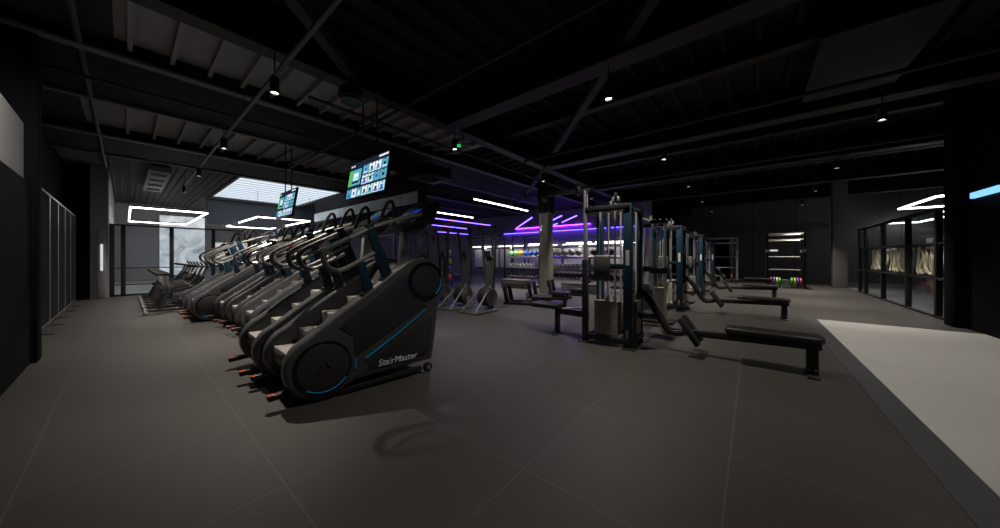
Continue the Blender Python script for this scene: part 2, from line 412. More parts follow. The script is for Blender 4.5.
# ---------------------------------------------------------------- stair climbers
def make_climber():
    W = .84; X0 = .65; Y0 = .42
    t = thing('stair_climber', 'charcoal stair climber with lettered side panel in full view at the row end', 'stair climber', group='stair climbers in the long row')
    def loc(p): return (p[0] - X0, p[1] - Y0, p[2])
    prof = []
    dc, dr = (.17, .315), .30
    for i in range(15):                                   # front drum from its lower rear round the front to the top
        a = math.radians(-62 - i * (360 - 62 - 115 + 0) / 14.0 + 0)
        prof.append((dc[0] + dr * math.cos(a), dc[1] + dr * math.sin(a)))
    prof += [(.30, .785), (.60, .995), (.85, 1.185), (.97, 1.27), (1.06, 1.315), (1.16, 1.33), (1.28, 1.305), (1.38, 1.24), (1.45, 1.14), (1.475, 1.03), (1.455, .92), (1.40, .80), (1.375, .70), (1.35, .42), (1.30, .14), (1.15, .14), (.45, .12)]
    prof = [(p - X0, q) for p, q in prof]
    for side, (y0, y1) in enumerate(((0, .15), (W - .15, W))):
        out = y0 - Y0 if side == 0 else y1 - Y0
        sg = -1 if side == 0 else 1
        b = MB(); b.prism(prof, y0 - Y0, y1 - Y0); p = b.build('side_panel', M['shell'], t, bevel=.028, seg=3, smooth=40)
        def disc(c, r, th, name, m, y=out):
            b = MB(); b.cyl((c[0] - X0, y, c[1]), (c[0] - X0, y + sg * th, c[1]), r, 40); return b.build(name, m, p, bevel=.006, smooth=40)
        disc(dc, .245, .012, 'drum_ring', M['ring']); disc(dc, .215, .022, 'drum_cover', M['disc'])
        b = MB()
        for (i, j) in ((0, 1), (1, 0), (-1, 0), (0, -1), (1.6, 1.6), (-1.6, -1.6), (1.6, -.4)):
            a = V((dc[0] - X0 + .028 * (i + j * .3), out + sg * .022, dc[1] + .028 * j + .01)); R = Matrix.Rotation(PI / 4, 3, 'Y')
            b.cbox(a, (.018, .006, .018), R)
        b.build('emblem', M['ring'], p, smooth=0)
        rc = (1.215, 1.06)
        disc(rc, .225, .012, 'hub_ring', M['ring']); disc(rc, .175, .024, 'hub_cover', M['shell2'])
        y = out + sg * .014
        b = MB(); b.tube([(q[0] - X0, y, q[2]) for q in arc(dc, .226, math.radians(232), math.radians(325), 16)], .0085, 8); b.build('blue_arc', M['blue'], p)
        b = MB(); b.tube([(q[0] - X0, y, q[2]) for q in arc(rc, .197, math.radians(-52), math.radians(12), 12)], .009, 8); b.build('blue_arc', M['blue'], p)
        # slate infill above the blue line and the dark lower panel
        b = MB(); b.prism([(a - X0, c) for a, c in ((.44, .36), (1.22, .78), (1.02, .98), (1.0, 1.12), (.93, 1.16), (.66, .93), (.40, .76), (.30, .66), (.43, .56))], out, out + sg * .008); b.build('upper_infill', M['shell2'], p, bevel=.003)
        b = MB(); b.prism([(a - X0, c) for a, c in ((.56, .30), (1.26, .68), (1.30, .62), (1.27, .27), (1.20, .215), (.58, .185))], out, out + sg * .008); b.build('lower_infill', M['disc'], p, bevel=.003)
        b = MB(); b.prism([(a - X0, c) for a, c in ((.535, .325), (.90, .532), (1.22, .740), (1.22, .730), (.90, .517), (.555, .310))], out + sg * .006, out + sg * .013); b.prism([(a - X0, c) for a, c in ((.44, .33), (.456, .335), (.456, .23), (.44, .24))], out, out + sg * .013); b.build('blue_line', M['blue'], p, smooth=0)
        me = text_mesh('StairMaster', .094, .002); me.materials.append(M['letter'])
        tx = bpy.data.objects.new('lettering', me); COL.objects.link(tx); tx.parent = p
        if side == 0: tx.rotation_euler = (PI / 2, 0, 0); tx.location = (.665 - X0, out - .0105, .205)
        else: tx.rotation_euler = (PI / 2, 0, PI); tx.location = (1.20 - X0, out + .0105, .205)
        yy = y0 + .05 - Y0 if side == 0 else y1 - .05 - Y0
        # uprights
        for (bx, bz, tx_, tz, wb, wt) in ((.80, 1.10, .60, 1.69, .115, .085), (.60, .96, .52, 1.30, .10, .075)):
            b = MB()
            P = [(bx - wb / 2, bz), (bx + wb / 2, bz + .02), (tx_ + wt / 2, tz), (tx_ - wt / 2, tz - .02)]
            b.prism([(a - X0, c) for a, c in P], yy - .02, yy + .02); u = b.build('upright', M['teal'], t, bevel=.008)
            b = MB(); b.box((bx - .085 - X0, yy - .03, bz - .05), (bx + .08 - X0, yy + .03, bz + .015)); b.build('bracket', M['blk'], u, bevel=.01)
        # handrail with its loop end
        pts = [(1.20, .0, 1.845), (1.0, 0, 1.79), (.80, 0, 1.715), (.64, 0, 1.655), (.42, 0, 1.53), (.26, 0, 1.445), (.19, 0, 1.385), (.185, 0, 1.31), (.22, 0, 1.235), (.31, 0, 1.20), (.42, 0, 1.245), (.66, 0, 1.385)]
        b = MB(); b.tube([(q.x - X0, yy, q.z) for q in smooth_path(pts, 2)], .021, 10); hr = b.build('handrail', M['rail'], t)
        b = MB(); b.tube([(q.x - X0, yy, q.z) for q in smooth_path(pts[4:10], 2)], .0245, 10); b.build('grip_sleeve', M['sleeve'], hr)
        b = MB(); b.tube([(q[0] - X0, yy - sg * q[1], q[2]) for q in smooth_path([(.235, 0, 1.36), (.30, .05, 1.385), (.44, .10, 1.45)], 2)], .012, 8); b.build('sensor_bar', M['rail'], hr)
        if side: b = MB(); b.cyl((.37 - X0, yy, 1.49), (.40 - X0, yy, 1.51), .03, 12); b.build('stop_button', M['orange'], hr)
        # upper grip: an upright hoop beside the console
        yg = yy - sg * .07
        pts = [(.74, 0, 1.68), (.78, 0, 1.82), (.83, 0, 1.935), (.875, 0, 1.965), (.90, 0, 1.92), (.905, 0, 1.82), (.905, 0, 1.70)]
        b = MB(); b.tube([(q.x - X0, yg, q.z) for q in smooth_path(pts, 2)], .019, 8); b.build('grip', M['blkrub'], t)
        # carrying handle low at the front, orange tip
        yc = .09 - Y0 if side == 0 else W - .09 - Y0
        b = MB(); b.bar((-.23 - X0, yc, .115), (.02 - X0, yc, .14), .07, .05); h = b.build('lift_handle', M['blkrub'], t, bevel=.012)
        b = MB(); b.box((-.235 - X0, yc - .030, .136), (-.04 - X0, yc + .030, .145)); b.build('orange_tip', M['orange'], h, bevel=.005)
        # base rail and wheel
        yb = .03 - Y0 if side == 0 else W - .03 - Y0
        b = MB(); b.bar((.30 - X0, yb, .035), (1.18 - X0, yb, .06), .05, .05); b.build('base_rail', M['blk'], t, bevel=.012)
        b = MB(); b.cyl((1.26 - X0, yb - .02, .05), (1.26 - X0, yb + .025, .05), .05, 20); wv = b.build('transport_wheel', M['blkrub'], t, bevel=.008)
        b = MB(); b.cyl((1.26 - X0, yb - .026, .05), (1.26 - X0, yb + .03, .05), .02, 12); b.build('axle_cap', M['steel'], wv)
    # belly between the panels
    b = MB(); b.prism([(a - X0, c) for a, c in ((.0, .12), (1.28, .1), (1.33, .42), (1.35, .8), (1.42, 1.0), (1.36, 1.18), (1.22, 1.27), (1.02, 1.25), (.80, .97), (.4, .6), (.02, .36))], .145 - Y0, W - .145 - Y0)
    b.build('rear_housing', M['shell'], t, bevel=.015)
    for k in range(5):                                    # revolving treads
        x, z = -.06 + k * .215, .43 + k * .155
        b = MB(); b.box((x - X0, .155 - Y0, z - .15), (x + .25 - X0, W - .155 - Y0, z)); b.build('step', M['tread'], t, bevel=.012)
    b = MB(); b.prism([(a - X0, c) for a, c in ((1.12, 1.24), (1.22, 1.24), (1.25, 1.76), (1.16, 1.74))], .37 - Y0, .46 - Y0); b.build('neck', M['steel'], t, bevel=.02)
    # console: a tilted wing with a dish below
    R = Matrix.Rotation(math.radians(-38), 3, 'Y')
    b = MB(); poly = [(-.27, -.04), (-.23, .035), (.25, .045), (.28, .02), (.25, -.05), (.05, -.11), (-.12, -.14), (-.22, -.11)]
    b.prism(poly, -.25, .25); b.v = [tuple(R @ V(q) + V((1.31 - X0, -.02, 1.86))) for q in b.v]
    cs = b.build('console', M['shell2'], t, bevel=.02, seg=3)
    b = MB(); b.box((-.10, -.17, .040), (.2, .17, .047)); b.v = [tuple(R @ V(q) + V((1.31 - X0, -.02, 1.86))) for q in b.v]; b.build('display', M['ring'], cs, smooth=0)
    b = MB(); b.box((-.02, -.16, .0475), (.06, -.02, .049)); b.v = [tuple(R @ V(q) + V((1.31 - X0, -.02, 1.86))) for q in b.v]; b.build('display_bar', M['consolelit'], cs, smooth=0)
    b = MB(); b.tube([(1.20 - X0, -.37, 1.845), (1.23 - X0, 0, 1.80), (1.20 - X0, .37, 1.845)], .02, 8); b.build('cross_bar', M['blk'], t)
    return t
climb = make_climber()
SK = .11
def _all(o):
    yield o
    for c in o.children: yield from _all(c)
for o_ in _all(climb):                                # the side panels run slightly off square to the base
    if o_.type == 'MESH' and o_.name.split('.')[0] != 'lettering':
        for v_ in o_.data.vertices: v_.co.y -= SK * v_.co.x
    elif o_.type == 'MESH':
        sg_ = -1 if o_.rotation_euler.z == 0 else 1
        o_.location.y -= SK * (o_.location.x)
        o_.rotation_euler.z += math.atan(-SK)

def place_climber(x, y, yaw, first=[True], label=None):
    # (x, y) is the outer lower corner of the right-hand panel in machine coordinates
    c, s_ = math.cos(yaw), math.sin(yaw)
    px, py = x + .65 * c - .42 * s_, y + .65 * s_ + .42 * c - .65 * SK
    if first[0]:
        climb.location = (px, py, 0); climb.rotation_euler.z = yaw; first[0] = False
    else:
        dup(climb, (px, py, 0), yaw, label)
CL = [(1.0, 3.11, -2, None),
      (.98, 4.03, -2, 'charcoal stair climber second in the row, beside the one with lettering in full view'),
      (1.36, 5.98, 0, 'charcoal stair climber third in the row, first of the three set further back'),
      (1.34, 6.92, 0, 'charcoal stair climber fourth in the row, middle of the three set further back'),
      (1.30, 7.82, 0, 'charcoal stair climber fifth in the row, last of the three set further back'),
      (.98, 8.76, 0, 'charcoal stair climber sixth in the row, its round front drum cover exposed again'),
      (.98, 9.70, 0, 'charcoal stair climber at the row end next to the exercise bikes')]
for x, y, a, l in CL: place_climber(x, y, math.radians(a), label=l)

# ---------------------------------------------------------------- exercise bikes
def make_bike():
    t = thing('exercise_bike', 'black exercise bike first after the stair climbers', 'exercise bike', group='exercise bikes in a row')
    b = MB(); b.bar((-.55, 0, .06), (.55, 0, .06), .07, .06); b.bar((-.35, 0, .08), (-.12, 0, .62), .06, .08); b.bar((.0, 0, .10), (.42, 0, .85), .06, .09); b.bar((-.3, 0, .45), (.34, 0, .62), .05, .07); b.build('frame', M['disc'], t, bevel=.008)
    for x in (-.55, .55):
        b = MB(); b.bar((x, -.26, .035), (x, .26, .035), .07, .06); b.build('foot', M['rail'], t, bevel=.012)
    b = MB(); b.cyl((.36, -.035, .36), (.36, .035, .36), .25, 28); b.build('flywheel', M['steel'], t, bevel=.01)
    b = MB(); b.prism([(-.15, .24), (.1, .2), (.4, .26), (.4, .42), (.1, .46), (-.12, .42)], .04, .08); b.build('chain_guard', M['shell'], t, bevel=.015)
    b = MB(); b.cyl((.02, -.09, .31), (.02, .12, .31), .02, 10)
    b.bar((.02, -.1, .31), (.14, -.1, .20), .02, .03); b.bar((.02, .12, .31), (-.1, .12, .42), .02, .03); cr = b.build('crank', M['steel'], t)
    for y, x, z in ((-.16, .14, .19), (.18, -.1, .43)):
        b = MB(); b.cbox((x, y, z), (.10, .09, .03)); b.build('pedal', M['blkrub'], cr, bevel=.006)
    b = MB(); b.bar((-.16, 0, .55), (-.24, 0, .90), .04, .05); b.build('seat_post', M['steel'], t)
    b = MB(); b.prism([(-.16, -.09), (-.12, -.12), (.02, -.05), (.15, -.02), (.15, .02), (.02, .05), (-.12, .12), (-.16, .09)], .89, .95, 'z'); b.v = [(x * .85 - .27, y * .8, z) for x, y, z in b.v]; b.build('saddle', M['vinyl'], t, bevel=.02)
    b = MB(); b.bar((.38, 0, .78), (.50, 0, 1.08), .05, .06); b.build('handlebar_post', M['steel'], t)
    b = MB(); b.tube(smooth_path([(.24, -.22, 1.13), (.42, -.23, 1.09), (.52, -.10, 1.08), (.52, .10, 1.08), (.42, .23, 1.09), (.24, .22, 1.13)], 2), .018, 8); b.bar((.2, -.09, 1.1), (.5, -.09, 1.09), .05, .03); b.bar((.2, .09, 1.1), (.5, .09, 1.09), .05, .03); b.build('handlebar', M['blkrub'], t)
    b = MB(); b.cbox((.56, 0, 1.14), (.03, .2, .13), Matrix.Rotation(math.radians(-30), 3, 'Y')); b.build('console', M['shell2'], t, bevel=.008)
    return t
bike = make_bike(); bike.location = (.86, 11.0, 0)
ordn = ['second', 'third', 'fourth', 'fifth', 'sixth']
for k in range(6):
    dup(bike, (.86, 11.0 + .74 * (k + 1), 0), None, 'black exercise bike %s in the line after the stair climbers' % ordn[k] if k < 5 else 'black exercise bike at the end of its row by the glass partition')

# ---------------------------------------------------------------- TVs
def make_tv(y0, y1, label):
    t = thing('tv', label, 'tv', (2.7, (y0 + y1) / 2, 2.42), group='hanging televisions')
    wd, h = y1 - y0, .74
    R = Matrix.Rotation(math.radians(9), 3, 'Y')
    def X(b): b.v = [tuple(R @ V(q)) for q in b.v]; return b
    b = MB(); b.box((0, -wd / 2, -.03), (.05, wd / 2, h)); X(b).build('casing', M['bezel'], t, bevel=.008)
    b = MB(); x = -.004; mats = [M['scrdark'], M['scrteal'], M['scrpale'], M['scrblue'], M['scrgreen'], M['scrwhite']]
    def q(u0, u1, v0, v1, m, d=0):
        # u from the viewer's left (far y) to right, v up
        b.m = m; ya, yb = wd / 2 - .02 - u0 * (wd - .04), wd / 2 - .02 - u1 * (wd - .04); za, zb = .01 + v0 * (h - .03), .01 + v1 * (h - .03)
        xx = x - d; b.quad((xx, ya, za), (xx, yb, za), (xx, yb, zb), (xx, ya, zb))
    q(0, 1, 0, 1, 0)
    q(.02, .06, .90, .94, 5, .001); q(.08, .13, .90, .94, 5, .001); q(.76, .98, .92, .97, 5, .001)
    q(.0, .11, .36, .80, 4, .001); q(.11, .34, .36, .80, 1, .001); q(.13, .27, .50, .70, 5, .002); q(.14, .26, .52, .60, 2, .003); q(.10, .30, .42, .48, 0, .002)
    rnd = random.Random(3)
    rows = [(.60, .84, .38), (.33, .57, .38), (.03, .27, .0)]
    for v0, v1, us in rows:
        n = 4 if us else 7; cw = (1 - us) / n
        for i in range(n):
            u = us + i * cw
            q(u + .006, u + cw - .006, v0, v1, rnd.choice((1, 1, 2, 2, 5)), .001)
            q(u + cw * .32, u + cw * .68, v0 + .02, v0 + .15, rnd.choice((3, 3, 5, 0)), .002)
            q(u + cw * .18, u + cw * .82, v0 + .02, v0 + .07, rnd.choice((3, 2, 1)), .003)
            q(u + cw * .38, u + cw * .62, v1 - .035, v1 - .005, 0, .002)
    X(b).build('screen', mats, t, smooth=0)
    for s in (-1, 1):
        b = MB(); b.cyl((.12, s * .25, .35), (.12, s * .25, 2.45), .014, 8); b.build('hanging_pole', M['blk'], t)
    b = MB(); b.box((.05, -.3, .3), (.14, .3, .36)); b.build('mount_bracket', M['blk'], t)
    return t
make_tv(4.66, 6.08, 'wide television showing rows of blue exercise pictures above the lettered stair climber')
make_tv(9.10, 10.42, 'television hanging before the skylight, deeper in the hall above the stair climbers')

# ---------------------------------------------------------------- spotlights
def lamp_spot(loc, power, size=96, blend=1.0, col=(1, .915, .80), parent=None):
    l = bpy.data.lights.new('spot', 'SPOT'); l.energy = power; l.spot_size = math.radians(size); l.spot_blend = blend; l.color = col; l.shadow_soft_size = .04
    o = bpy.data.objects.new('spot_lamp', l); COL.objects.link(o); o.location = loc
    if parent: o.parent = parent
    return o
def make_spot():
    t = thing('ceiling_spotlight', '', 'spotlight', group='black cylinder ceiling spotlights')
    b = MB(); n = 20
    for r0, z0, r1, z1 in ((.055, 0, .055, .20),):
        b.tube([(0, 0, .2), (0, 0, .0)], .055, n, caps=False); b.tube([(0, 0, .0), (0, 0, .2)], .047, n, caps=False)
    b.cyl((0, 0, .195), (0, 0, .21), .055, n); b.build('housing', M['blk'], t)
    b = MB(); b.cyl((0, 0, .020), (0, 0, .03), .046, n); b.build('lens', M['lens'], t)
    b = MB(); b.cyl((0, 0, .21), (0, 0, 1.25), .008, 8); b.build('stem', M['blk'], t)
    return t
sp = make_spot()
SPOWER = 370
TRACK = [(1.3, 1.66, .36), (1.3, 5.06, 1.5), (1.3, 8.46, 1.8), (1.3, 11.86, 1.8), (1.3, 15.2, 1.3)]
GRID = []
for ix, x in enumerate((4.4, 7.95, 11.5, 15.05, 18.6)):
    for y, nm in ((-1.65, 'over the pale floor side'), (1.6, 'over the cable towers'), (4.85, 'over the central aisle')):
        GRID.append((x, y, nm, ix))
GRID.append((10.6, 8.1, 'added over the coloured medicine ball rack', 0)); GRID.append((14.6, 8.3, 'added over the training rigs', 1))  # two spots added to brighten the racks and rigs
names = ['first', 'second', 'third', 'fourth', 'fifth']
used = False
for k, (x, y, pw) in enumerate(TRACK):
    lab = 'black cylinder spotlight on the ceiling track, %s from the camera end of the track' % names[k]
    if not used: o = sp; used = True; o['label'] = lab
    else: o = dup(sp, (0, 0, 0), None, lab)
    o.location = (x, y, 3.58)
    lamp_spot((x, y, 3.575), SPOWER * pw)
o = dup(sp, (-.3, 4.2, 3.58), None, 'black cylinder spotlight added out of view to brighten the grey wall patch')
l_ = lamp_spot((-.3, 4.2, 3.5), 260, 70); l_.rotation_euler = (V((-.8, 5.9, 2.62)) - V((-.3, 4.2, 3.5))).to_track_quat('-Z', 'Y').to_euler()  # added wall washer, unseen, aimed at the grey upper wall
for x, y, nm, ix in GRID:
    o = dup(sp, (x, y, 3.6), None, 'black cylinder ceiling spotlight %s, %s going into the hall' % (nm, names[ix]))
    k = 1.0
    k = {4.4: .85, 7.95: .95}.get(x, 1.35)
    if y < 0: k = .42 if x < 5 else (.6 if x < 10 else 1.7)
    if y > 7: k = 2.2
    lamp_spot((x, y, 3.595), SPOWER * k)
b = MB(); b.box((1.275, -2, 3.80), (1.325, 16, 3.84)); t = b.build('light_track', M['edge'], bevel=.004); tag(t, 'long slim ceiling track carrying the black spotlights above the stair climbers', 'light track')
for y in (0, 3.4, 6.8, 10.2, 13.6):
    b = MB(); b.cyl((1.3, y, 3.84), (1.3, y, 4.2), .006, 6); b.build('hanger', M['blk'], t)

# ---------------------------------------------------------------- LED bars and frames
def led_bar(name, a, c, m, label, cat='led light', group=None, hang=4.8, wd=.05, th=.03):
    a = V(a); c = V(c)
    mid = (a + c) / 2
    t = thing(name, label, cat, mid, group=group)
    b = MB(); b.bar(a - mid, c - mid, wd, th); b.build('diffuser', m, t, smooth=0)
    b = MB(); b.bar(a - mid + V((0, 0, .025 + th / 2)), c - mid + V((0, 0, .025 + th / 2)), wd * 1.1, .05); b.build('housing', M['blk'], t, smooth=0)
    if hang:
        for f in (.08, .92):
            p = (a - mid) * (1 - f) + (c - mid) * f
            b = MB(); b.cyl(p + V((0, 0, .06)), V((p.x, p.y, hang - mid.z)), .005, 6); b.build('wire', M['blk'], t)
    return t
def led_frame(label, x0, x1, y0, y1, z, m, group):
    t = thing('led_frame_light', label, 'led light', ((x0 + x1) / 2, (y0 + y1) / 2, z), group=group)
    hx, hy = (x1 - x0) / 2, (y1 - y0) / 2
    for p, q in (((-hx, -hy, 0), (hx, -hy, 0)), ((-hx, hy, 0), (hx, hy, 0)), ((-hx, -hy, 0), (-hx, hy, 0)), ((hx, -hy, 0), (hx, hy, 0))):
        b = MB(); b.bar(p, q, .04, .045); b.build('light_bar', m, t, smooth=0)
        b = MB(); b.bar(V(p) + V((0, 0, .05)), V(q) + V((0, 0, .05)), .06, .05); b.build('housing', M['blk'], t, smooth=0)
    for x in (-hx, hx):
        for y in (-hy, hy):
            b = MB(); b.cyl((x, y, .07), (x, y, 4.25 - z), .006, 6); b.build('wire', M['blk'], t)
    return t
led_frame('white rectangular led frame hanging behind the glass partition over the ice print', .12, 2.1, 15.95 + 1.0, 23.8, 3.1, M['ledcool'], 'rectangular led frames')
led_frame('white rectangular led frame hanging under the skylight beside the far television', 3.7, 5.75, 15.6 + 1.2, 23.3, 3.1, M['led'], 'rectangular led frames')
led_frame('white rectangular led frame inside the studio close behind its glass wall', 14.1, 17.0, -4.9, -3.9, 3.0, M['ledcool'], 'studio led frames')
led_frame('white rectangular led frame deep inside the studio near its far wall', 19.0, 24.0, -6.1, -5.0, 3.0, M['ledcool'], 'studio led frames')
W3 = 'white led bars over the training zone'
led_bar('pendant_led_bar', (6.75, 6.55, 3.1), (9.75, 6.65, 3.1), M['led'], 'long white led bar reaching the square column', group=W3)
led_bar('pendant_led_bar', (7.4, 9.6, 3.1), (9.9, 9.7, 3.1), M['led'], 'white led bar second behind the one reaching the square column', group=W3)
led_bar('pendant_led_bar', (7.6, 12.9, 3.1), (9.7, 13.1, 3.1), M['led'], 'short white led bar deepest of the three before the purple lights', group=W3)
PG = 'purple led bars'
PUR = [((9.0, 11.2, 3.1), (12.9, 11.3, 3.1), 'purple led bar along the aisle behind the white bars', 'ledpw'),
       ((10.7, 13.6, 3.1), (13.8, 13.8, 3.1), 'purple led bar parallel to and behind the aisle bar', 'ledpw'),
       ((12.9, 16.0, 3.0), (16.0, 16.2, 3.0), 'purple led bar low over the far corner seen through the ski machines', 'ledpw'),
       ((16.9, 6.3, 2.95), (16.9, 13.5, 2.95), 'long purple led strip along the top of the far wall', 'ledpw'),
       ((16.9, 4.2, 2.95), (16.9, 6.0, 2.95), 'purple led strip on the far wall between the column and the cable towers', 'ledpw'),
       ((16.9, 7.2, 3.25), (16.9, 12.5, 3.25), 'upper purple led strip above the long one on the far wall', 'ledp'),
       ((15.0, 11.0, 3.1), (11.5, 7.6, 3.1), 'diagonal purple led bar just before the square column', 'ledpw'),
       ((16.2, 10.0, 3.0), (13.6, 7.5, 3.0), 'diagonal purple led bar lower beside the square column', 'ledpw'),
       ((13.3, 7.7, 3.1), (11.8, 6.3, 3.1), 'short diagonal purple led bar just past the square column', 'ledpw'),
       ((14.1, 7.5, 3.1), (12.2, 5.8, 3.1), 'short diagonal purple led bar next to the lat pull tower', 'ledpw')]
for a, c, l, m in PUR: led_bar('pendant_led_bar', a, c, M[m], l, group=PG, wd=.045, hang=(4.8 if a[0] < 16.5 else 0))
led_bar('wall_lamp', (8.85, YR + .10, 2.44), (9.68, YR + .10, 2.44), M['ledb'], 'blue led bar mounted on the black wall beside the studio', hang=0, wd=.05, th=.10)
SH = 'warm led strips over the racks'
for y0, y1, l in ((7.2, 8.3, 'warm led strip above the rack with coloured medicine balls'), (5.2, 6.3, 'warm led strip above the rack with grey medicine balls'), (3.9, 5.0, 'warm led strip above the rack behind the lat pull tower')):
    led_bar('pendant_led_strip', (12.3, y0, 1.95), (12.3, y1, 1.95), M['led'], l, group=SH, hang=4.8, wd=.06)

# ---------------------------------------------------------------- ski machines
def make_ski():
    t = thing('ski_machine', 'black ski machine standing next to the push sleds', 'ski machine', group='ski machines in a row')
    b = MB(); b.prism([(-.62, -.34), (.18, -.30), (.30, -.12), (.30, .12), (.18, .30), (-.62, .34)], 0.0, .035, 'z'); b.build('platform', M['shell'], t, bevel=.008)
    b = MB(); b.cyl((.10, -.16, .34), (.10, .16, .34), .24, 28); f = b.build('flywheel_housing', M['blkrub'], t, bevel=.05, seg=3)
    for s in (-1, 1):
        b = MB()
        for r in (.20, .15, .10, .05): b.tube([(.10 + r * math.cos(a * PI / 10), s * .165, .34 + r * math.sin(a * PI / 10)) for a in range(20)], .006, 6, closed=True)
        b.build('fan_grille', M['steel'], f)
        b = MB(); b.bar((.22, s * .06, .04), (.14, s * .25, 2.08), .06, .07); m = b.build('mast', M['shell'], t, bevel=.01)
        b = MB(); b.cyl((.05, s * .25, 2.10), (.05, s * .28, 2.10), .05, 14); b.bar((.16, s * .25, 2.06), (.02, s * .26, 2.12), .035, .05); b.build('pulley', M['blk'], m)
        b = MB(); b.cyl((.05, s * .27, 2.07), (.05, s * .27, 1.9), .006, 6); b.cyl((.05, s * .27, 1.9), (.02, s * .27, 1.76), .018, 8); b.build('pull_handle', M['blkrub'], m)
        b = MB(); b.bar((-.55, s * .24, .05), (.12, s * .1, .62), .03, .03); b.build('brace', M['steel'], t)
    b = MB(); b.box((.16, -.10, .08), (.26, .10, 1.35)); b.build('spine_cover', M['shell'], t, bevel=.02)
    b = MB(); b.cbox((.10, 0, 1.42), (.04, .2, .16), Matrix.Rotation(math.radians(-12), 3, 'Y')); b.build('monitor', M['shell2'], t, bevel=.01)
    return t
ski = make_ski(); ski.location = (5.72, 5.2, 0)
dup(ski, (5.72, 6.08, 0), None, 'black ski machine second in its row counted from the push sleds')
dup(ski, (5.72, 6.98, 0), None, 'black ski machine third in its row, just past the big stair climber drum')
dup(ski, (5.72, 7.88, 0), None, 'black ski machine at the row end behind the stair climber console')

# ---------------------------------------------------------------- push sleds
def make_sled():
    t = thing('push_sled', 'low black push sled beside the ski machines', 'push sled', group='push sleds on the floor')
    for x in (-.24, .24):
        b = MB(); b.prism([(.62, .02), (.55, .0), (-.66, .0), (-.74, .03), (-.74, .07), (.62, .07)], x - .04, x + .04, 'x'); b.build('runner', M['blk'], t, bevel=.008)
        b = MB(); b.bar((x, .52, .07), (x, .60, .50), .05, .12, (0, 1, 0)); b.build('push_board', M['blk'], t, bevel=.008)
    b = MB(); b.box((-.24, -.1, .04), (.24, .12, .075)); b.box((-.24, .45, .04), (.24, .58, .075)); b.build('cross_plate', M['steelblk'], t, bevel=.005)
    b = MB(); b.box((-.2, -.70, .10), (.2, -.18, .24)); b.build('load_pad', M['vinyl'], t, bevel=.03)
    b = MB(); b.cyl((0, 0, .07), (0, 0, .34), .024, 12); b.build('weight_horn', M['steel'], t)
    return t
sl = make_sled(); sl.location = (7.3, 5.0, 0); sl.rotation_euler.z = math.radians(22)
dup(sl, (8.75, 5.15, 0), math.radians(12), 'low black push sled middle of three, between its neighbours')
dup(sl, (10.0, 5.15, 0), math.radians(12), 'low black push sled at the foot of the square column')

# ---------------------------------------------------------------- dumbbell racks, dumbbells, medicine balls
def make_rack():
    t = thing('dumbbell_rack', 'black dumbbell rack topped with coloured medicine balls', 'dumbbell rack', group='dumbbell racks along the training zone')
    for y in (-.78, .78):
        b = MB(); b.bar((.16, y, 0), (.16, y, 1.42), .06, .08); b.bar((-.28, y, .03), (.28, y, .03), .06, .06); b.build('side_frame', M['blk'], t, bevel=.006)
    for z in (.50, .90, 1.36):
        b = MB(); R = Matrix.Rotation(math.radians(-14), 3, 'Y'); b.box((-.2, -.78, -.015), (.2, .78, .015), R, (0, 0, z)); b.box((-.21, -.78, -.03), (-.19, .78, .03), R, (0, 0, z)); b.build('shelf', M['rail'], t)
    return t
rk = make_rack(); rk.location = (11.6, 8.15, 0)
dup(rk, (11.6, 6.0, 0), None, 'black dumbbell rack topped with grey medicine balls behind the column')
dup(rk, (11.6, 4.25, 0), None, 'black dumbbell rack partly behind the lat pull tower')
def make_bell(hm):
    b = MB(); b.cyl((-.15, 0, 0), (-.05, 0, 0), .065, 10); b.cyl((.05, 0, 0), (.15, 0, 0), .065, 10); b.m = 1; b.cyl((-.06, 0, 0), (.06, 0, 0), .017, 8)
    return b.build('dumbbell', [hm, M['chrome']])
bell = make_bell(M['blkrub']); bell2 = make_bell(M['steel']); usedb = []
RL = [(8.15, 'coloured medicine ball rack'), (6.0, 'grey medicine ball rack'), (4.25, 'rack behind the lat pull tower')]
for ry, rn in RL:
    for z, sn in ((.50, 'lower'), (.90, 'upper')):
        for k in range(8):
            src = bell if sn == 'lower' else bell2
            o = src if src not in usedb else src.copy()
            if src in usedb: COL.objects.link(o)
            usedb.append(src)
            o.location = (11.58, ry - .66 + k * .19, z + .088); o.rotation_euler = (0, math.radians(-14), 0)
            tag(o, '%s dumbbell on the %s shelf of the %s' % ('black' if sn == 'lower' else 'steel grey', sn, rn), 'dumbbell', 'dumbbells on the %s shelf, %s' % (sn, rn))
def med(m, loc, label, group, r=.125):
    b = MB(); b.ball((0, 0, 0), r, 18, 12); b.m = 1; b.tube([(math.cos(a * PI / 12) * r * .985, math.sin(a * PI / 12) * r * .985, 0) for a in range(24)], .006, 6, closed=True)
    o = b.build('medicine_ball', [m, M['blkrub']]); o.location = loc; o.rotation_euler = (.5, .3, 0)
    return tag(o, label, 'medicine ball', group)
seqb = [('lime', 'pale green', 2), ('yellow', 'yellow', 1), ('bluer', 'blue', 3)]
cy = 8.80
for mn, cn, n in seqb:
    for i in range(n):
        med(M[mn], (11.55, cy, 1.36 + .150), '%s medicine ball on top of the dumbbell rack' % cn, '%s medicine balls on the rack' % cn if n > 1 else None); cy -= .27
for i in range(5):
    med(M['greyball'], (11.55, 6.6 - i * .30, 1.36 + .172), 'grey medicine ball on the rack behind the square column', 'grey medicine balls', .14)
for i in range(3):
    med(M['greyball'] if i % 2 else M['blkrub'], (11.55, 4.75 - i * .30, 1.36 + .172), ['black medicine ball first on the rack behind the lat pull tower', 'grey medicine ball between two black ones behind the lat pull tower', 'black medicine ball last on the rack behind the lat pull tower'][i], None, .14)
